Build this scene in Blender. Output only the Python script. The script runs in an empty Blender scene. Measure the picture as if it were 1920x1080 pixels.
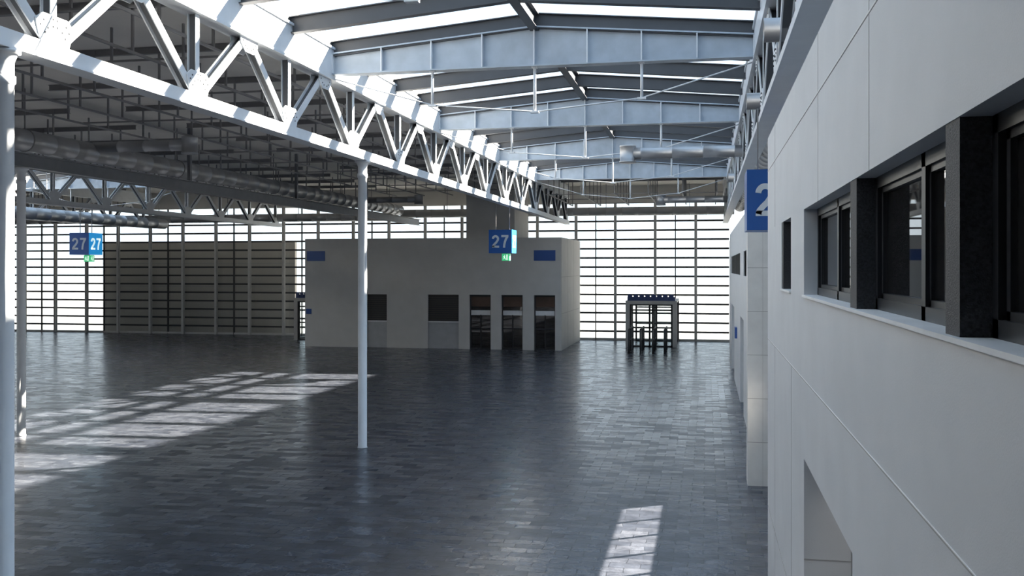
import bpy, math, random
from mathutils import Vector, Matrix
random.seed(4)
scene = bpy.context.scene
try:
    scene.view_settings.view_transform = 'Standard'
    scene.view_settings.exposure = 0.0
except Exception:
    pass

# ------------------------------------------------------------------ materials
def new_mat(name):
    m = bpy.data.materials.new(name); m.use_nodes = True
    nt = m.node_tree
    return m, nt, nt.nodes['Principled BSDF']

def paint(name, col, rough=0.5, metal=0.0, var=0.06, scale=3.0, bump=0.0, bscale=60, spec=0.5, emit=None, es=0):
    m, nt, b = new_mat(name)
    tc = nt.nodes.new('ShaderNodeTexCoord')
    n = nt.nodes.new('ShaderNodeTexNoise'); n.inputs['Scale'].default_value = scale; n.inputs['Detail'].default_value = 6
    nt.links.new(tc.outputs['Object'], n.inputs['Vector'])
    r = nt.nodes.new('ShaderNodeValToRGB')
    r.color_ramp.elements[0].position = 0.3; r.color_ramp.elements[1].position = 0.7
    r.color_ramp.elements[0].color = tuple(max(0, c*(1-var)) for c in col)+(1,)
    r.color_ramp.elements[1].color = tuple(min(1, c*(1+var)) for c in col)+(1,)
    nt.links.new(n.outputs['Fac'], r.inputs['Fac'])
    nt.links.new(r.outputs['Color'], b.inputs['Base Color'])
    b.inputs['Roughness'].default_value = rough
    b.inputs['Metallic'].default_value = metal
    b.inputs['Specular IOR Level'].default_value = spec
    if bump > 0:
        n2 = nt.nodes.new('ShaderNodeTexNoise'); n2.inputs['Scale'].default_value = bscale
        nt.links.new(tc.outputs['Object'], n2.inputs['Vector'])
        bp = nt.nodes.new('ShaderNodeBump'); bp.inputs['Strength'].default_value = bump; bp.inputs['Distance'].default_value = 0.01
        nt.links.new(n2.outputs['Fac'], bp.inputs['Height']); nt.links.new(bp.outputs['Normal'], b.inputs['Normal'])
    if emit:
        b.inputs['Emission Color'].default_value = tuple(emit)+(1,)
        b.inputs['Emission Strength'].default_value = es
    return m

M_STEEL  = paint('white_painted_steel', (0.68,0.71,0.75), 0.4, var=0.04)
M_WEB    = paint('shadow_grey_steel', (0.10,0.105,0.115), 0.5, var=0.04)  # web shade put into the colour, darker than the flanges
M_BEAM   = paint('grey_blue_steel', (0.38,0.44,0.51), 0.45, var=0.10)
M_BEAM2  = paint('grey_steel', (0.20,0.21,0.23), 0.45, var=0.08)
M_DARK   = paint('dark_steel', (0.035,0.037,0.04), 0.5)
M_PURLIN = paint('purlin_steel', (0.055,0.06,0.07), 0.5)
M_RAIL   = paint('ceiling_rail_grey', (0.24,0.24,0.25), 0.5)
M_DECK   = paint('roof_deck', (0.74,0.72,0.69), 0.7, var=0.05, scale=0.8)
M_WALL   = paint('wall_panel_paint', (0.60,0.615,0.64), 0.55, var=0.035, scale=2, bump=0.10, bscale=150)
M_WALL2  = paint('stone_tile', (0.64,0.64,0.63), 0.5, var=0.05, scale=4)
M_SEAM   = paint('panel_seam', (0.36,0.36,0.36), 0.8)
M_SEAML  = paint('panel_seam_light', (0.8,0.8,0.8), 0.6)
M_SILL   = paint('sill_white', (0.74,0.75,0.77), 0.4)
M_VEST   = paint('vestibule_grey', (0.42,0.42,0.41), 0.4)
M_BOOTH  = paint('booth_plaster', (0.58,0.57,0.555), 0.7, var=0.04, scale=1.5)
M_PANEL  = paint('recess_panel', (0.42,0.43,0.45), 0.4)
M_GRAN   = paint('black_granular', (0.035,0.036,0.04), 0.55, var=0.6, scale=90, bump=0.5, bscale=160)
M_FRAME  = paint('black_window_frame', (0.02,0.021,0.024), 0.35)
M_SHUT   = paint('dark_shutter', (0.05,0.045,0.042), 0.5)
M_BLUE   = paint('sign_blue', (0.012,0.07,0.26), 0.35, var=0.02, emit=(0.012,0.07,0.26), es=0.12)
M_BLUEP  = paint('plaque_blue', (0.03,0.09,0.32), 0.4, var=0.02)
M_NAVY   = paint('letter_navy', (0.015,0.04,0.16), 0.4, var=0.02)
M_CYAN   = paint('sign_blue_glow', (0.01,0.2,0.5), 0.35, var=0.02, emit=(0.01,0.26,0.62), es=0.8)  # side faces get a brighter blue with added glow
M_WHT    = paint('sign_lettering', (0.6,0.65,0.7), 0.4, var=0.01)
M_WHTL   = paint('sign_lettering_glow', (0.9,0.95,0.95), 0.4, var=0.01, emit=(0.8,1,1), es=0.8)  # side lettering, brighter and with added glow
M_GREEN  = paint('exit_green', (0.02,0.45,0.16), 0.4, var=0.02, emit=(0.1,0.8,0.35), es=0.5)
M_EXW    = paint('exit_white', (0.8,0.9,0.85), 0.4, var=0.01, emit=(0.8,1,0.85), es=0.7)
M_BROWN  = paint('interior_brown', (0.09,0.055,0.04), 0.3, var=0.2)
M_BEIGE  = paint('outside_cladding', (0.46,0.425,0.39), 0.7, var=0.05, scale=0.6, emit=None)
M_GROUND = paint('outside_concrete', (0.20,0.205,0.21), 0.8, var=0.04, scale=0.2)
M_POST   = paint('glazing_post', (0.55,0.55,0.54), 0.4)
M_FILL   = paint('fill_panel_glow', (0.9,0.9,0.88), 0.4, var=0.01, emit=(1,0.97,0.92), es=3.5)  # glow of the added fill panel behind the doorway

M_DUCT, nt, b = new_mat('galvanised_duct')
b.inputs['Metallic'].default_value = 0.7; b.inputs['Roughness'].default_value = 0.42
tc = nt.nodes.new('ShaderNodeTexCoord'); n = nt.nodes.new('ShaderNodeTexNoise'); n.inputs['Scale'].default_value = 1.5
nt.links.new(tc.outputs['Object'], n.inputs['Vector'])
r = nt.nodes.new('ShaderNodeValToRGB'); r.color_ramp.elements[0].color=(0.38,0.39,0.41,1); r.color_ramp.elements[1].color=(0.50,0.51,0.53,1)
nt.links.new(n.outputs['Fac'], r.inputs['Fac']); nt.links.new(r.outputs['Color'], b.inputs['Base Color'])

M_DGLASS, nt, b = new_mat('dark_tinted_glass')
b.inputs['Base Color'].default_value=(0.014,0.013,0.013,1); b.inputs['Roughness'].default_value=0.02
b.inputs['IOR'].default_value=2.0

M_GLASS = bpy.data.materials.new('clear_glazing'); M_GLASS.use_nodes=True
nt = M_GLASS.node_tree; nt.nodes.clear()
o = nt.nodes.new('ShaderNodeOutputMaterial'); mx = nt.nodes.new('ShaderNodeMixShader')
t = nt.nodes.new('ShaderNodeBsdfTransparent'); t.inputs['Color'].default_value=(0.96,0.98,0.98,1)
g = nt.nodes.new('ShaderNodeBsdfGlossy'); g.inputs['Roughness'].default_value=0.05
mx.inputs[0].default_value=0.06
nt.links.new(t.outputs[0], mx.inputs[1]); nt.links.new(g.outputs[0], mx.inputs[2]); nt.links.new(mx.outputs[0], o.inputs['Surface'])

# floor pavers
M_FLOOR, nt, b = new_mat('dark_paver_floor')
tc = nt.nodes.new('ShaderNodeTexCoord')
wn = nt.nodes.new('ShaderNodeTexNoise'); wn.inputs['Scale'].default_value=1.7; wn.inputs['Detail'].default_value=2
nt.links.new(tc.outputs['Object'], wn.inputs['Vector'])
vm = nt.nodes.new('ShaderNodeVectorMath'); vm.operation='MULTIPLY_ADD'; vm.inputs[1].default_value=(0.10,0.10,0)
nt.links.new(wn.outputs['Color'], vm.inputs[0]); nt.links.new(tc.outputs['Object'], vm.inputs[2])
br = nt.nodes.new('ShaderNodeTexBrick')
br.inputs['Scale'].default_value = 1.0
br.inputs['Brick Width'].default_value = 0.46; br.inputs['Row Height'].default_value = 0.23
br.inputs['Mortar Size'].default_value = 0.008; br.inputs['Mortar Smooth'].default_value=0.3
br.inputs['Color1'].default_value=(0.032,0.038,0.054,1); br.inputs['Color2'].default_value=(0.090,0.100,0.124,1)
br.inputs['Mortar'].default_value=(0.024,0.027,0.035,1)
nt.links.new(vm.outputs[0], br.inputs['Vector'])
n = nt.nodes.new('ShaderNodeTexNoise'); n.inputs['Scale'].default_value=2.6; n.inputs['Detail'].default_value=10; n.inputs['Roughness'].default_value=0.72
nt.links.new(tc.outputs['Object'], n.inputs['Vector'])
mxc = nt.nodes.new('ShaderNodeMix'); mxc.data_type='RGBA'; mxc.blend_type='MULTIPLY'; mxc.inputs[0].default_value=0.9
rr = nt.nodes.new('ShaderNodeValToRGB'); rr.color_ramp.elements[0].position=0.36; rr.color_ramp.elements[0].color=(0.45,0.45,0.47,1); rr.color_ramp.elements[1].position=0.64; rr.color_ramp.elements[1].color=(1.4,1.4,1.38,1)
nt.links.new(n.outputs['Fac'], rr.inputs['Fac'])
nt.links.new(br.outputs['Color'], mxc.inputs[6]); nt.links.new(rr.outputs['Color'], mxc.inputs[7])
nt.links.new(mxc.outputs[2], b.inputs['Base Color'])
bw = nt.nodes.new('ShaderNodeRGBToBW'); nt.links.new(br.outputs['Color'], bw.inputs[0])
mr = nt.nodes.new('ShaderNodeMapRange'); mr.inputs[1].default_value=0.03; mr.inputs[2].default_value=0.10; mr.inputs[3].default_value=0.34; mr.inputs[4].default_value=0.17
nt.links.new(bw.outputs[0], mr.inputs[0]); nt.links.new(mr.outputs[0], b.inputs['Roughness'])
n3 = nt.nodes.new('ShaderNodeTexNoise'); n3.inputs['Scale'].default_value=6; n3.inputs['Detail'].default_value=5
nt.links.new(tc.outputs['Object'], n3.inputs['Vector'])
ad = nt.nodes.new('ShaderNodeMath'); ad.operation='MULTIPLY_ADD'; ad.inputs[1].default_value=1.1
nt.links.new(n3.outputs['Fac'], ad.inputs[0])
ad2 = nt.nodes.new('ShaderNodeMath'); ad2.operation='MULTIPLY'; ad2.inputs[1].default_value=2.4
nt.links.new(bw.outputs[0], ad2.inputs[0]); nt.links.new(ad2.outputs[0], ad.inputs[2])
bp = nt.nodes.new('ShaderNodeBump'); bp.inputs['Strength'].default_value=0.5; bp.inputs['Distance'].default_value=0.012
nt.links.new(ad.outputs[0], bp.inputs['Height']); nt.links.new(bp.outputs['Normal'], b.inputs['Normal'])
b.inputs['Specular IOR Level'].default_value=0.5

# ------------------------------------------------------------------ mesh builder
class MB:
    def __init__(s): s.v=[]; s.f=[]; s.m=[]; s.sm=[]; s.mats=[]
    def mi(s, mat):
        if mat not in s.mats: s.mats.append(mat)
        return s.mats.index(mat)
    def hexa(s, pts, mat):
        i=len(s.v); s.v += [tuple(p) for p in pts]; k=s.mi(mat)
        for f in ((0,3,2,1),(4,5,6,7),(0,1,5,4),(1,2,6,5),(2,3,7,6),(3,0,4,7)):
            s.f.append(tuple(i+a for a in f)); s.m.append(k); s.sm.append(False)
    def box(s,x0,x1,y0,y1,z0,z1,mat):
        s.hexa([(x0,y0,z0),(x1,y0,z0),(x1,y1,z0),(x0,y1,z0),(x0,y0,z1),(x1,y0,z1),(x1,y1,z1),(x0,y1,z1)],mat)
    def obox(s,p0,p1,side,up,w,h,mat,os=0,ou=0):
        p0=Vector(p0)+side*os+up*ou; p1=Vector(p1)+side*os+up*ou
        a=side*(w/2); c=up*(h/2)
        s.hexa([p0-a-c,p0+a-c,p1+a-c,p1-a-c,p0-a+c,p0+a+c,p1+a+c,p1-a+c],mat)
    def axes(s,p0,p1,upish):
        d=(Vector(p1)-Vector(p0)).normalized(); u=Vector(upish); u=(u-d*u.dot(d)).normalized()
        return d.cross(u), u
    def bar(s,p0,p1,w,h,mat,up=(0,0,1)):
        sd,u=s.axes(p0,p1,up); s.obox(p0,p1,sd,u,w,h,mat)
    def ibeam(s,p0,p1,w,h,mat,up=(0,0,1),tw=0.02,tf=0.03,webmat=None):
        sd,u=s.axes(p0,p1,up)
        s.obox(p0,p1,sd,u,w,tf,mat,0,h/2-tf/2); s.obox(p0,p1,sd,u,w,tf,mat,0,-h/2+tf/2)
        s.obox(p0,p1,sd,u,tw,h-2*tf,webmat or mat)
    def tube(s,p0,p1,prof,mat,seg=20,cap=True):
        p0=Vector(p0); d=(Vector(p1)-p0).normalized()
        a=Vector((0,0,1)) if abs(d.z)<0.9 else Vector((1,0,0))
        u=(a-d*a.dot(d)).normalized(); w=d.cross(u); k=s.mi(mat); base=len(s.v)
        for t,r in prof:
            for j in range(seg):
                an=2*math.pi*j/seg
                s.v.append(tuple(p0+d*t+u*(r*math.cos(an))+w*(r*math.sin(an))))
        for i in range(len(prof)-1):
            for j in range(seg):
                q=base+i*seg; j2=(j+1)%seg
                s.f.append((q+j,q+j2,q+seg+j2,q+seg+j)); s.m.append(k); s.sm.append(True)
        if cap:
            s.f.append(tuple(base+j for j in range(seg))[::-1]); s.m.append(k); s.sm.append(False)
            q=base+(len(prof)-1)*seg
            s.f.append(tuple(q+j for j in range(seg))); s.m.append(k); s.sm.append(False)
    def cyl(s,p0,p1,r,mat,seg=16):
        L=(Vector(p1)-Vector(p0)).length; s.tube(p0,p1,[(0,r),(L,r)],mat,seg)
    def prism(s,pts,off,mat):
        n=len(pts); i=len(s.v); off=Vector(off); k=s.mi(mat)
        s.v += [tuple(Vector(p)) for p in pts]+[tuple(Vector(p)+off) for p in pts]
        s.f.append(tuple(range(i,i+n))[::-1]); s.f.append(tuple(range(i+n,i+2*n)))
        s.m += [k,k]; s.sm += [False,False]
        for j in range(n):
            j2=(j+1)%n; s.f.append((i+j,i+j2,i+n+j2,i+n+j)); s.m.append(k); s.sm.append(False)
    def build(s,name,parent=None):
        me=bpy.data.meshes.new(name); me.from_pydata(s.v,[],s.f)
        for m in s.mats: me.materials.append(m)
        me.polygons.foreach_set('material_index',s.m); me.polygons.foreach_set('use_smooth',s.sm)
        me.update()
        import bmesh
        bm=bmesh.new(); bm.from_mesh(me); bmesh.ops.recalc_face_normals(bm,faces=bm.faces); bm.to_mesh(me); bm.free()
        o=bpy.data.objects.new(name,me); scene.collection.objects.link(o)
        if parent: o.parent=parent
        return o

# ------------------------------------------------------------------ key dimensions
XT=-8.44; XR=1.1; XM=(XT+XR)/2; XT2=-18.0; XT3=-27.5; XT4=-37.0; XL=-52.0
YB=-8.0; YF=59.8; YS=47.3
ZB=7.2; ZCT=8.75; ZTOP=9.5; ZD=9.6

# ------------------------------------------------------------------ floor / ground
m=MB(); m.box(XL,7.0,YB,YF+0.2,-0.2,0,M_FLOOR); m.build('floor')
m=MB(); m.box(-200,150,YF+0.2,400,-0.3,-0.03,M_GROUND); m.box(7.0,150,YB-60,YF+0.2,-0.3,-0.03,M_GROUND); m.build('ground_outside')

# ------------------------------------------------------------------ trusses
def truss(X, name, y0=-7.5, y1=58.9, bright=M_STEEL):
    m=MB()
    m.bar((X,y0,ZB+0.11),(X,y1,ZB+0.11),0.24,0.20,bright)
    m.box(X-0.16,X+0.16,y0,y1,ZB-0.025,ZB,bright)
    h=ZTOP-ZCT
    m.ibeam((X,y0,(ZTOP+ZCT)/2),(X,y1,(ZTOP+ZCT)/2),0.34,h,bright,tf=0.05,tw=0.26)
    ns=[11.1+3.62*k for k in range(-5,14)]
    ns=[y for y in ns if y0<y<y1]
    zb=ZB+0.22; zt=ZCT
    for y in ns:
        for sgn in (-1,1):
            yt=y+sgn*1.81
            if y0<yt<y1:
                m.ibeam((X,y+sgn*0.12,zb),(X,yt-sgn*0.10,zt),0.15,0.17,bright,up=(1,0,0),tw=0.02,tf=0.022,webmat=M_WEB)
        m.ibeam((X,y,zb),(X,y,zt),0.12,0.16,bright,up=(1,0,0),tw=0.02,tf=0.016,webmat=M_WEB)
        for sx in (-1,1):
            x0=X+sx*0.088
            pts=[(x0,y-0.26,zb-0.05),(x0,y+0.26,zb-0.05),(x0,y+0.38,zb+0.26),(x0,y+0.24,zb+0.36),(x0,y-0.24,zb+0.36),(x0,y-0.38,zb+0.26)]
            m.prism(pts,(sx*0.02,0,0),bright)
            if y<36:
                for (by,bz) in [(-.28,.20),(-.20,.11),(-.22,.27),(-.14,.18),(.28,.20),(.20,.11),(.22,.27),(.14,.18),(-.04,.22),(.04,.22),(-.04,.31),(.04,.31)]:
                    m.cyl((x0+sx*0.02,y+by,zb+bz),(x0+sx*0.03,y+by,zb+bz),0.015,M_PURLIN,6)
    for y in ns:
        yt=y+1.81
        if yt<y1:
            for sx in (-1,1):
                x0=X+sx*0.088
                pts=[(x0,yt-0.34,zt+0.02),(x0,yt-0.34,zt-0.10),(x0,yt-0.16,zt-0.26),(x0,yt+0.16,zt-0.26),(x0,yt+0.34,zt-0.10),(x0,yt+0.34,zt+0.02)]
                m.prism(pts,(sx*0.02,0,0),bright)
                if yt<36:
                    for (by,bz) in [(-.24,-.07),(-.16,-.15),(.24,-.07),(.16,-.15),(-.08,-.19),(.08,-.19)]:
                        m.cyl((x0+sx*0.02,yt+by,zt+bz),(x0+sx*0.03,yt+by,zt+bz),0.015,M_PURLIN,6)
    return m.build(name)
truss(XT,'roof_truss'); truss(XT3,'roof_truss'); truss(XR,'roof_truss'); truss(XT4,'roof_truss')
m=MB(); m.ibeam((XT2,YB+0.5,ZB+0.19),(XT2,58.9,ZB+0.19),0.26,0.38,M_BEAM2,tf=0.03)
y=4.0
while y<58: m.ibeam((XT2,y,ZB+0.38),(XT2,y,ZD),0.12,0.12,M_BEAM2,up=(1,0,0),tf=0.015); y+=9.05
m.build('roof_girder')

# ------------------------------------------------------------------ columns
def column(x,y):
    m=MB()
    m.tube((x,y,0),(x,y,ZB),[(0,0.125),(0.02,0.125),(0.02,0.112),(6.75,0.112),(6.76,0.13),(6.85,0.13),(6.86,0.112),(7.02,0.112),(7.12,0.15),(7.13,0.19),(7.175,0.19)],M_STEEL,24)
    m.build('round_column')
for (x,y) in [(XT,10.3),(XT,22.8),(XT2,22.6),(XT3,22.6),(XT2,10.2),(XT,-3),(XT4,22.6)]: column(x,y)

# ------------------------------------------------------------------ gabled skylight beams
def sky_z(x,base=9.42,peak=9.86,x0=XT,x1=XR):
    xm=(x0+x1)/2; return base+(peak-base)*(1-abs(x-xm)/((x1-x0)/2))
def gable_beam(Y,x0,x1,name):
    m=MB(); xm=(x0+x1)/2; zb=8.9
    xa=x0+0.14; xb=x1-0.14
    top=lambda x: sky_z(x,9.32,9.72,x0,x1)
    m.prism([(xa,Y-0.01,zb),(xb,Y-0.01,zb),(xb,Y-0.01,top(xb)),(xm,Y-0.01,top(xm)),(xa,Y-0.01,top(xa))],(0,0.02,0),M_BEAM)
    m.box(xa,xb,Y-0.14,Y+0.14,zb-0.03,zb,M_BEAM)
    for a,b_ in ((xa,xm),(xm,xb)):
        m.bar((a,Y,top(a)+0.012),(b_,Y,top(b_)+0.012),0.28,0.03,M_BEAM)
    n=8
    for i in range(0,n+1):
        x=xa+(xb-xa)*i/n
        m.box(x-0.012,x+0.012,Y-0.13,Y+0.13,zb,top(x),M_STEEL)
    pts=[(x0+0.1,Y,8.8)]
    for fr,dz in ((0.25,0.78),(0.5,1.0),(0.75,0.78)):
        x=xa+(xb-xa)*fr
        m.cyl((x,Y,zb-dz),(x,Y,zb),0.032,M_STEEL,8)
        m.box(x-0.06,x+0.06,Y-0.07,Y+0.07,zb-0.05,zb-0.03,M_STEEL)
        m.box(x-0.09,x+0.09,Y-0.05,Y+0.05,zb-dz-0.03,zb-dz+0.01,M_STEEL)
        pts.append((x,Y,zb-dz))
    pts.append((x1-0.1,Y,8.8))
    for i in range(len(pts)-1): m.cyl(pts[i],pts[i+1],0.016,M_STEEL,6)
    m.build(name)
beamY=[2.8+8.9*k for k in range(0,6)]
for Y in beamY: gable_beam(Y,XT,XR,'skylight_beam')
for Y in beamY[1:]: gable_beam(Y,XT4,XT3,'skylight_beam')

def skylight(x0,x1,ya,yb,name):
    xm=(x0+x1)/2; m=MB()
    f=lambda x: sky_z(x,9.62,10.04,x0,x1)
    y=ya
    step=8.9/4
    while y<yb+0.01:
        for a,b_ in ((x0,xm),(xm,x1)):
            m.ibeam((a,y,f(a)-0.17),(b_,y,f(b_)-0.17),0.18,0.34,M_PURLIN,tf=0.02,tw=0.015)
        y+=step
    m.ibeam((xm,ya,f(xm)-0.2),(xm,yb,f(xm)-0.2),0.2,0.36,M_PURLIN,tf=0.02)
    for a in (x0+0.05,x1-0.05): m.bar((a,ya,9.54),(a,yb,9.54),0.1,0.16,M_PURLIN)
    m.build(name+'_frame')
    g=MB(); za=0.01
    g.v+= [(x0,ya,f(x0)+za),(xm,ya,f(xm)+za),(x1,ya,f(x1)+za),(x0,yb,f(x0)+za),(xm,yb,f(xm)+za),(x1,yb,f(x1)+za)]
    k=g.mi(M_GLASS); g.f+=[(0,1,4,3),(1,2,5,4)]; g.m+=[k,k]; g.sm+=[False,False]
    g.build(name+'_glass')
skylight(XT,XR,2.8,YS,'skylight')
skylight(XT4,XT3,2.8,YS,'skylight')

# ------------------------------------------------------------------ ceiling decks
m=MB(); t=0.25
YC=70.0  # decks run past the far wall, added to block sun there
m.box(XT3,XT-0.0,YB,YC,ZD,ZD+t,M_DECK)
m.box(XL,XT4,YB,YC,ZD,ZD+t,M_DECK)
for a,b_ in ((XT,XR),(XT4,XT3)):
    m.box(a,b_,YB,2.8,ZD,ZD+t,M_DECK); m.box(a,b_,YS,YC,ZD,ZD+t,M_DECK)
m.box(XR,3.0,YB,YC,ZD,ZD+t,M_DECK); m.box(3.0,7.0,YB,14.0,ZD,ZD+t,M_DECK)
m.box(3.0,20.0,YF-0.2,YC,ZD,ZD+t,M_DECK)          # unseen overhang added to keep sun off the far glazing
m.box(XR+0.15,XR+0.45,YB,YS+3,ZD+t,11.0,M_DECK)   # unseen upstand added to cut sun at the skylight's right edge
m.build('ceiling')

# suspended rails
def rails(x0,x1,y0,y1,name,mat=M_RAIL,z=8.35):
    m=MB(); nx=max(2,int(round((x1-x0)/1.55))); xs=[x0+0.6+(x1-x0-1.2)*i/(nx-1) for i in range(nx)]
    y=y0
    while y<y1:
        m.ibeam((x0,y,ZD-0.08),(x1,y,ZD-0.08),0.10,0.16,M_RAIL,tf=0.015,tw=0.012); y+=3.62
    for x in xs:
        m.bar((x,y0,z),(x,y1,z),0.05,0.05,mat)
        y=y0
        while y<y1:
            m.bar((x,y,z),(x,y,ZD),0.045,0.045,mat,up=(1,0,0)); y+=1.81
    y=y0+0.9
    while y<y1:
        m.bar((xs[0]-0.3,y,z+0.06),(xs[-1]+0.3,y,z+0.06),0.04,0.04,mat); y+=3.62
    m.build(name)
rails(XT2,XT,2,52.5,'suspended_ceiling_rails',z=8.6)
rails(XT3,XT2-2.0,2,58,'suspended_ceiling_rails',z=8.5)
rails(XT,XR,YS+0.6,57,'suspended_ceiling_rails',z=8.2)
rails(XL+0.5,XT4,20,58,'suspended_ceiling_rails')

# ------------------------------------------------------------------ ducts
def ductprof(L,r,step=0.75,rib=0.010):
    p=[(0,r)]; s=step
    while s<L-0.1:
        p+=[(s-0.02,r),(s-0.015,r+rib),(s+0.015,r+rib),(s+0.02,r)]; s+=step
    p.append((L,r)); return p
def duct(p0,p1,r,m,step=1.0):
    L=(Vector(p1)-Vector(p0)).length
    m.tube(p0,p1,ductprof(L,r,step),M_DUCT,28)
def branch(m,x0,x1,y,z,r=0.17):
    duct((x1,y,z),(x0,y,z),r,m,step=0.9)
    m.tube((x0,y,z-0.28),(x0,y,z+0.24),[(0,0.17),(0,0.25),(0.05,0.25),(0.05,0.235),(0.46,0.235),(0.47,0.245),(0.52,0.245)],M_DUCT,24)
XD=-19.0
m=MB(); duct((XD,0,8.12),(XD,58,8.12),0.31,m)
for y in (27,51): branch(m,-15.6,XD+0.1,y,8.28)
for y in (8,16,24,32,40,48,56):
    m.bar((XD,y,8.42),(XD,y,ZD),0.03,0.03,M_RAIL,up=(1,0,0))
    m.tube((XD,y-0.02,8.12),(XD,y+0.02,8.12),[(0,0.33),(0.04,0.33)],M_RAIL,28)
m.build('ventilation_duct')
m=MB(); duct((-30.5,20,7.0),(-30.5,50,7.0),0.28,m)
for y in (24,32,40,48): m.bar((-30.5,y,7.25),(-30.5,y,ZD-0.1),0.03,0.03,M_RAIL,up=(1,0,0))
m.build('ventilation_duct')
m=MB(); duct((1.85,5,8.0),(1.85,56,8.0),0.33,m)
for y,xe in ((28.7,-2.3),(48.6,-2.25)): branch(m,xe,1.7,y,7.9)
for y in (14.2,20.2,37.2):
    m.tube((1.7,y,7.9),(0.75,y,7.9),[(0,0.17),(0.5,0.17),(0.51,0.19),(0.56,0.19),(0.57,0.17),(0.9,0.17),(0.9,0.14),(0.6,0.13)],M_DUCT,24,cap=False)
for y in (8,18,28,38,48,54): m.bar((1.85,y,8.3),(1.85,y,ZD),0.03,0.03,M_RAIL,up=(1,0,0))
m.build('ventilation_duct')
m=MB(); duct((XD,58.4,7.92),(1.6,58.4,7.92),0.26,m); duct((-48,58.4,7.75),(XD-0.5,58.4,7.75),0.26,m)
for x in range(-46,1,5): m.bar((x,58.4,7.9),(x,58.4,ZD),0.03,0.03,M_RAIL,up=(1,0,0))
m.build('ventilation_duct')

# ------------------------------------------------------------------ far wall
ZG=8.5
m=MB(); m.box(XL,2.6,YF,YF+0.3,ZG,ZD,M_DECK)
m.box(XL,2.6,YF-0.05,YF+0.2,0,0.12,M_POST)
m.build('wall_far')
m=MB()
x=-27.6-2.45*10
while x<1.0:
    m.ibeam((x,YF-0.18,0),(x,YF-0.18,ZG),0.16,0.2,M_POST,up=(0,1,0),tf=0.02,tw=0.02); x+=2.45
z=0.55
while z<ZG:
    m.box(XL,1.34,YF-0.03,YF+0.09,z-0.055,z+0.055,M_DARK); z+=0.57
x=-27.6+1.22-2.45*10
k=0
while x<1.0:
    if k%2==0: m.box(x-0.03,x+0.03,YF-0.05,YF+0.08,0,ZG,M_DARK)
    x+=2.45; k+=1
m.box(XL,1.34,YF+0.10,YF+0.11,0,ZG,M_GLASS)
m.build('window_far')
m=MB(); m.box(-42.1,-27.5,61.2,61.5,0,6.35,M_BEIGE)
for z in (1.6,3.2,4.8): m.box(-42.1,-27.5,61.18,61.2,z-0.02,z+0.02,M_SEAM)
m.build('outside_cladding_screen')

# ------------------------------------------------------------------ left and back wall
m=MB(); m.box(XL-0.3,XL,YB,YF+0.3,0,ZD,M_BOOTH); m.build('wall_left')
m=MB(); m.box(XL,7,YB-0.3,YB,0,ZD,M_BOOTH); m.build('wall_back')

# ------------------------------------------------------------------ right near wall
XW=0.85; XW2=1.25; YE=14.05; ZT=6.33; zw0=4.24; zw1=5.02
m=MB()
m.box(XW,XW2,8.9,YE,0,zw0,M_WALL); m.box(XW,XW2,YB,6.0,0,zw0,M_WALL); m.box(XW,XW2,6.0,8.9,2.8,zw0,M_WALL)
m.box(XW,XW2,11.5,YE,zw0,zw1,M_WALL); m.box(XW,XW2,8.9,10.25,zw0,zw1,M_WALL); m.box(XW,XW2,YB,0.3,zw0,zw1,M_WALL)
m.box(XW,XW2,YB,YE,zw1,ZT,M_WALL)
e=0.003
for z in (5.86,3.5,1.15):
    if z<2.8:
        m.box(XW-e,XW,8.9,YE,z-0.005,z+0.005,M_SEAM)
    else:
        m.box(XW-e,XW,YB,YE,z-0.004,z+0.004,M_SEAM)
        m.box(XW-e,XW,YB,YE,z+0.004,z+0.009,M_SEAML)
for y in (0.6,5.4,7.8,12.6):
    m.box(XW-0.002,XW,y-0.0025,y+0.0025,zw1,ZT,M_SEAM)
for y in (12.6,10.2):
    m.box(XW-0.002,XW,y-0.003,y+0.003,0,3.5,M_SEAM)
m.box(XW,XW2,8.899-e,8.9,1.9,1.91,M_SEAM)
m.build('wall_right')
m=MB()
m.box(XW-0.02,XW+0.2,0.3,8.9,zw0,zw0+0.02,M_SILL); m.box(XW-0.02,XW+0.2,10.25,11.5,zw0,zw0+0.02,M_SILL)
m.build('trim_1')
GX=XW+0.14
def winframe(m,y0,y1,muls,z0=zw0+0.02,z1=zw1):
    t=0.065
    m.box(GX-0.03,GX+0.06,y0,y1,z0,z0+t,M_FRAME); m.box(GX-0.03,GX+0.06,y0,y1,z1-t,z1,M_FRAME)
    m.box(GX-0.03,GX+0.06,y0,y0+t,z0,z1,M_FRAME); m.box(GX-0.03,GX+0.06,y1-t,y1,z0,z1,M_FRAME)
    for y in muls:
        m.box(GX-0.03,GX+0.06,y-0.04,y+0.04,z0,z1,M_FRAME)
    ys=[y0+t]+list(muls)+[y1-t]
    for a,b_ in zip(ys[:-1],ys[1:]):
        a+=0.03; b_-=0.03
        m.box(GX-0.012,GX+0.04,a,b_,z0+t,z0+t+0.03,M_FRAME); m.box(GX-0.012,GX+0.04,a,b_,z1-t-0.03,z1-t,M_FRAME)
        m.box(GX-0.012,GX+0.04,a,a+0.04,z0+t,z1-t,M_FRAME); m.box(GX-0.012,GX+0.04,b_-0.04,b_,z0+t,z1-t,M_FRAME)
    m.box(GX+0.01,GX+0.02,y0,y1,z0,z1,M_DGLASS)
def winpost(m,y0,y1): m.box(XW+0.005,GX+0.06,y0,y1,zw0+0.02,zw1,M_GRAN)
m=MB(); winframe(m,6.12,8.85,[7.5]); m.build('window_1')
m=MB(); winpost(m,5.87,6.12); winframe(m,3.75,5.87,[4.62]); m.build('window_2')
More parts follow.
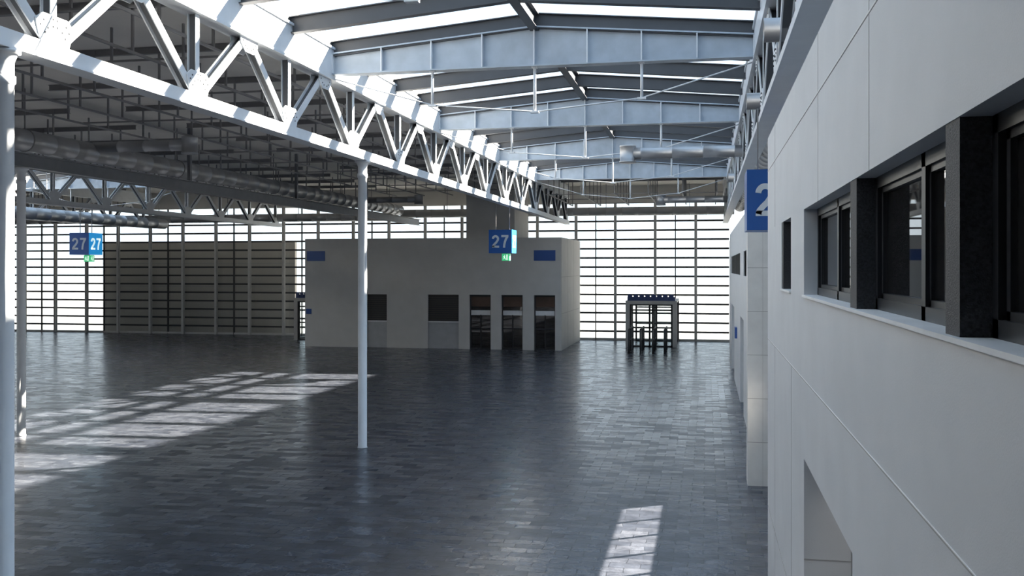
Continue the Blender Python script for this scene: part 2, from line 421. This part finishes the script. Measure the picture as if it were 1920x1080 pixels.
m=MB(); winpost(m,3.55,3.75); winframe(m,1.2,3.55,[2.6]); winpost(m,1.0,1.2); winframe(m,0.35,1.0,[]); m.build('window_3')
m=MB(); winpost(m,11.3,11.48); winframe(m,10.3,11.3,[]); m.build('window_4')
m=MB(); m.box(XW2,XW2+0.1,YB,YE,zw0-0.2,ZT,M_FRAME); m.box(2.9,7,YE-0.3,YE,0,ZD,M_BOOTH); m.box(XW2,3.2,YE-0.3,YE,0,ZT,M_WALL)
m.box(XW2,7,YB,YE,ZT-0.1,ZT,M_WALL); m.box(6.8,7,YB,YE,0,ZD,M_BOOTH)
m.box(1.9,2.0,5.0,10.0,0,3.4,M_WALL); m.box(XW2,2.0,4.9,10.0,3.3,3.4,M_WALL); m.box(XW2,1.9,4.8,4.9,0,3.3,M_WALL); m.box(XW2,1.9,10.0,10.1,0,3.3,M_WALL)
m.build('wall_right_room')
m=MB(); m.box(1.40,1.75,5.2,8.2,3.25,3.3,M_FILL); m.box(1.38,1.77,5.18,8.22,3.28,3.3,M_FRAME); m.build('jamb_fill_panel')  # unseen glowing panel added to brighten the doorway jamb
m=MB(); m.box(2.4,2.7,YB,YF+0.3,6.1,ZD,M_BOOTH); m.build('wall_right_upper')

# ------------------------------------------------------------------ far right wall (beyond alcove)
m=MB(); X2=1.1
m.box(0.83,1.45,20.4,21.0,0,6.1,M_WALL2)
for z in (0.9,1.8,2.7,3.6,4.5,5.4): m.box(0.827,1.45,20.397,20.4,z-0.006,z+0.006,M_SEAM)
m.box(1.13,1.135,20.396,20.4,0,6.1,M_SEAM)
m.box(X2,1.5,21.0,47.5,5.0,6.1,M_WALL); m.box(X2,1.5,21.0,47.5,2.9,4.25,M_WALL)
m.box(X2,1.5,21,30,0,2.9,M_WALL); m.box(X2,1.5,33,40,0,2.9,M_WALL); m.box(X2,1.5,44,47.5,0,2.9,M_WALL)
for a,b_ in ((21,24),(30,33),(45.5,47.5)): m.box(X2,1.5,a,b_,4.25,5.0,M_WALL)
m.box(X2+0.25,X2+0.3,21,47.5,0,5.0,M_PANEL)
m.box(1.36,1.5,47.5,YF+0.3,0,6.1,M_WALL)
m.box(1.5,2.4,21,YF+0.3,6.0,6.1,M_WALL)
m.box(1.3,2.4,14.05,21,6.0,6.1,M_WALL)
m.build('wall_right_far')
m=MB()
for a,b_ in ((24,30),(33,45.5)):
    m.box(X2+0.12,X2+0.14,a,b_,4.25,5.0,M_DGLASS)
    y=a
    while y<b_: m.box(X2+0.03,X2+0.2,y,y+0.12,4.25,5.0,M_FRAME); y+=1.2
m.build('window_5')
m=MB()
m.box(1.3,1.36,14.05,20.4,2.12,6.1,M_WALL); m.box(1.3,1.36,14.05,20.4,0,1.56,M_WALL)  # unseen wall, slot shaped to throw the sun strip on the floor
y=14.6
while y<19.9: m.box(1.3,1.36,y,y+0.06,1.56,2.12,M_FRAME); y+=1.05
m.box(1.3,1.36,19.95,20.4,1.56,2.12,M_WALL)
m.build('wall_right_alcove')
m=MB(); m.box(1.02,1.1,36.2,36.8,1.9,2.3,M_BLUEP); m.build('blue_wall_plaque')

# ------------------------------------------------------------------ booth building
m=MB(); BY=51.6; x0=-22.57; x1=-7.72; BZ=6.15; dd=0.35
ops=[(-18.84,-17.66),(-15.26,-13.48),(-12.87,-11.66),(-11.06,-9.87),(-9.24,-8.07)]
zt=3.0
m.box(x0,x1,BY,BY+dd,zt,BZ,M_BOOTH)
xs=[x0]+[v for o_ in ops for v in o_]+[x1]
for i in range(0,len(xs),2): m.box(xs[i],xs[i+1],BY,BY+dd,0,zt,M_BOOTH)
m.box(x0,x0+0.3,BY+dd,YF-0.4,0,BZ,M_BOOTH); m.box(x1-0.3,x1,BY+dd,YF-0.4,0,BZ,M_BOOTH)
m.box(x0+0.3,x1-0.3,BY+dd,YF-0.7,BZ-0.2,BZ-0.02,M_BOOTH); m.box(x0+0.3,x1-0.3,YF-0.7,YF-0.4,0,BZ,M_BOOTH)
for y in (54,56.5): m.box(x1,x1+0.004,y-0.01,y+0.01,0,BZ,M_SEAM)
for z in (2.0,4.0): m.box(x1,x1+0.004,BY,YF-0.4,z-0.01,z+0.01,M_SEAM)
for i,(a,b_) in enumerate(ops):
    if i<2:
        m.box(a,b_,BY+0.12,BY+dd,0,1.5,M_PANEL)
        m.box(a,b_,BY+0.15,BY+dd,1.5,zt,M_SHUT)
        z=1.55
        while z<zt: m.box(a,b_,BY+0.13,BY+0.15,z,z+0.05,M_FRAME); z+=0.12
        m.box(a,b_,BY+0.05,BY+0.15,1.45,1.52,M_SILL)
    else:
        m.box(a,b_,BY+0.25,BY+0.28,0,zt,M_DGLASS)
        m.box(a,b_,BY+0.2,BY+0.26,1.88,2.14,M_SILL)  # pale bar stands in for a reflection across the door glass
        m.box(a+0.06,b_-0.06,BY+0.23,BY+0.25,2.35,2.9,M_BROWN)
        for x in (a,a+(b_-a)/2-0.03,b_-0.06): m.box(x,x+0.06,BY+0.18,BY+0.26,0,1.9 if abs(x-a-(b_-a)/2+0.03)<0.01 else zt,M_FRAME)
        for z in (0,1.1,2.9): m.box(a,b_,BY+0.19,BY+0.26,z,z+0.08,M_FRAME)
m.build('service_building')
m=MB(); m.box(-13.4,-10.6,53,57.3,BZ-0.02,ZD-0.005,M_BOOTH); m.box(-13.46,-10.54,52.94,57.36,ZD-0.4,ZD-0.3,M_BOOTH); m.build('roof_shaft')
def plaque(x0,x1,z0,z1):
    m=MB(); m.box(x0,x1,BY-0.03,BY-0.001,z0,z1,M_BLUEP)
    m.box(x0+0.02,x1-0.02,BY-0.035,BY-0.03,z0+0.02,z1-0.02,M_BLUEP); m.build('blue_wall_plaque')
plaque(-22.45,-21.35,4.88,5.45); plaque(-9.24,-8.05,4.88,5.45); plaque(-22.5,-22.18,1.85,2.15)

# ------------------------------------------------------------------ entrance vestibules
def vestibule(x0,x1,y0,nlet):
    m=MB(); H=2.62
    m.box(x0,x0+0.24,y0,y0+0.3,0,H,M_VEST); m.box(x1-0.24,x1,y0,y0+0.3,0,H,M_VEST)
    m.box(x0+0.24,x1-0.24,y0,y0+0.3,H-0.2,H,M_VEST); m.box(x0,x1,y0+0.3,YF-0.3,H-0.1,H,M_VEST)
    for x in (x0,x1-0.1):
        m.box(x,x+0.1,YF-0.6,YF-0.4,0,H,M_FRAME); m.box(x,x+0.1,(y0+YF)/2,(y0+YF)/2+0.1,0,H,M_FRAME)
        m.box(x+0.03,x+0.04,y0+0.3,YF-0.4,0,H-0.1,M_GLASS)
        m.box(x,x+0.1,y0+0.3,YF-0.4,0,0.12,M_FRAME)
    xm=(x0+x1)/2
    for yy in (y0+0.12,YF-0.5):
        for xx in (x0+0.24,xm-0.14,xm+0.03,x1-0.34): m.box(xx,xx+0.10,yy,yy+0.08,0,H-0.2,M_FRAME)
        for zz in (0.0,1.05,2.05,H-0.28): m.box(x0+0.24,x1-0.24,yy,yy+0.08,zz,zz+0.08,M_FRAME)
        m.box(x0+0.24,x1-0.24,yy+0.02,yy+0.03,0,H-0.2,M_GLASS)
    for i in range(nlet):
        a=x0+0.12+(x1-x0-0.24)*i/nlet
        m.box(a,a+(x1-x0-0.24)/nlet-0.07,y0+0.03,y0+0.15,H+0.02,H+0.36,M_NAVY)
    m.box(x0+0.1,x1-0.1,y0+0.08,y0+0.12,H,H+0.22,M_NAVY)
    m.build('entrance_vestibule')
vestibule(-4.53,-1.64,54.9,8)
vestibule(-25.2,-22.75,55.9,8)
def hoop(x,y0,y1):
    m=MB()
    for y in (y0,(y0+y1)/2,y1): m.cyl((x,y,0),(x,y,1.25),0.045,M_DARK,10)
    m.cyl((x,y0,1.25),(x,y1,1.25),0.045,M_DARK,10); m.cyl((x,y0,0.65),(x,y1,0.65),0.03,M_DARK,8)
    m.build('barrier_rail')
for x in (-4.0,-3.4,-2.75,-2.15): hoop(x,50.6,53.4)

# ------------------------------------------------------------------ hanging signs
def strip(m,path,w,P,nrm,mat):
    L=[];R=[]
    for i,p in enumerate(path):
        a=Vector(path[max(0,i-1)]); c=Vector(path[min(len(path)-1,i+1)]); d=(c-a).normalized(); n_=Vector((-d.y,d.x))
        L.append(Vector(p)+n_*w/2); R.append(Vector(p)-n_*w/2)
    for i in range(len(path)-1):
        m.prism([P(*L[i]),P(*L[i+1]),P(*R[i+1]),P(*R[i])],nrm,mat)
def digits(m,centre,ux,h,mat):
    ux=Vector(ux); n=ux.cross(Vector((0,0,1))); off=n*0.008
    def mk(ox):
        return lambda a,b: Vector(centre)+ux*((a+ox)*h)+Vector((0,0,(b-0.5)*h))
    P=mk(-0.68)
    w=0.175; path=[]
    for i in range(0,15):
        an=math.radians(178-i*(222/14)); path.append((0.30+0.205*math.cos(an),0.70+0.2125*math.sin(an)))
    path+=[(0.36,0.42),(0.22,0.28),(0.13,0.17),(0.10,0.06)]
    strip(m,path,w,P,off,mat)
    m.prism([P(0.015,0),P(0.595,0),P(0.595,0.165),P(0.03,0.165)],off,mat)
    P=mk(0.06)
    m.prism([P(0.03,0.83),P(0.60,0.83),P(0.60,1.0),P(0.03,1.0)],off,mat)
    strip(m,[(0.515,0.87),(0.42,0.72),(0.33,0.50),(0.27,0.25),(0.25,0.0)],w,P,off,mat)
def pictogram(m,org,ux,s):
    ux=Vector(ux); n=ux.cross(Vector((0,0,1)))
    P=lambda a,b,o=0.0: Vector(org)+ux*(a*s)+Vector((0,0,b*s))+n*o
    def seg(a,b,w,mat,o=0.006):
        a_=P(*a,o); b_=P(*b,o); d=(b_-a_).normalized(); sd=d.cross(n)*(w*s/2)
        m.prism([a_-sd,b_-sd,b_+sd,a_+sd],n*0.004,mat)
    seg((0.72,0.12),(0.72,0.88),0.22,M_EXW)
    seg((0.30,0.62),(0.36,0.40),0.13,M_EXW); seg((0.36,0.42),(0.52,0.30),0.07,M_EXW); seg((0.52,0.30),(0.50,0.14),0.07,M_EXW)
    seg((0.34,0.42),(0.24,0.26),0.07,M_EXW); seg((0.24,0.26),(0.10,0.24),0.07,M_EXW)
    seg((0.30,0.62),(0.48,0.56),0.06,M_EXW); seg((0.28,0.62),(0.14,0.52),0.06,M_EXW)
    c=P(0.36,0.76,0.006); m.cyl(c,c+n*0.004,0.075*s,M_EXW,12)
def sign(xc,yf,zb,topz):
    e=bpy.data.objects.new('hanging_gate_sign',None); e.location=(0,0,0); scene.collection.objects.link(e)
    m=MB(); x0=xc-0.5; x1=xc+0.5
    m.box(x0,x1,yf,yf+1,zb,zb+1,M_BLUE)
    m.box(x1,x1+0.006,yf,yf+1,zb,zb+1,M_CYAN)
    for x in (xc-0.3,xc+0.3): m.bar((x,yf+0.5,zb+1),(x,yf+0.5,topz),0.025,0.025,M_RAIL,up=(1,0,0))
    m.build('sign_box',e)
    d=MB(); digits(d,(xc,yf-0.001,zb+0.5),(1,0,0),0.54,M_WHT); d.build('number_front',e)
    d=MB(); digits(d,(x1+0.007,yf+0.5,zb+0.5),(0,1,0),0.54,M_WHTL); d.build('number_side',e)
    e2=MB(); w=0.32; a=xc-0.0; y=yf+0.34
    e2.box(a,a+w,y,y+w,zb-0.32,zb-0.02,M_GREEN); e2.bar((a+.16,y+0.16,zb-0.03),(a+.16,y+0.16,zb),0.05,0.05,M_RAIL,up=(1,0,0))
    pictogram(e2,(a+0.01,y,zb-0.32),(1,0,0),0.3); pictogram(e2,(a+w,y+0.01,zb-0.32),(0,1,0),0.3)
    e2.build('exit_sign_box',e)
sign(1.15,16.3,5.12,ZB); sign(-8.6,39.9,5.12,ZB); sign(-28.2,39.2,5.1,ZB)

# ------------------------------------------------------------------ lights
sun=bpy.data.lights.new('sun','SUN'); sun.energy=50.0; sun.angle=math.radians(0.8); sun.color=(1.0,0.89,0.75)
so=bpy.data.objects.new('sun',sun); so.location=(30,40,40); so.rotation_euler=Vector((-1.36,-0.9,-1)).to_track_quat('-Z','Y').to_euler(); scene.collection.objects.link(so)
w=bpy.data.worlds.new('sky'); scene.world=w; w.use_nodes=True; nt=w.node_tree
bg=nt.nodes['Background']; tc=nt.nodes.new('ShaderNodeTexCoord'); sp=nt.nodes.new('ShaderNodeSeparateXYZ')
nt.links.new(tc.outputs['Generated'],sp.inputs[0])
cr=nt.nodes.new('ShaderNodeValToRGB'); cr.color_ramp.elements[0].position=0.0; cr.color_ramp.elements[0].color=(0.88,0.95,1,1)
cr.color_ramp.elements[1].position=0.5; cr.color_ramp.elements[1].color=(0.55,0.75,1,1)
nt.links.new(sp.outputs['Z'],cr.inputs['Fac']); nt.links.new(cr.outputs['Color'],bg.inputs['Color']); bg.inputs['Strength'].default_value=1.75

# ------------------------------------------------------------------ camera
cd=bpy.data.cameras.new('camera'); cd.sensor_width=36; cd.lens=1800/1920*36; cd.shift_y=-38/1920; cd.clip_start=0.05; cd.clip_end=1000
co=bpy.data.objects.new('camera',cd); co.location=(0,0,4.5); co.rotation_euler=(math.pi/2,0,math.radians(11.46)); scene.collection.objects.link(co)
scene.camera=co
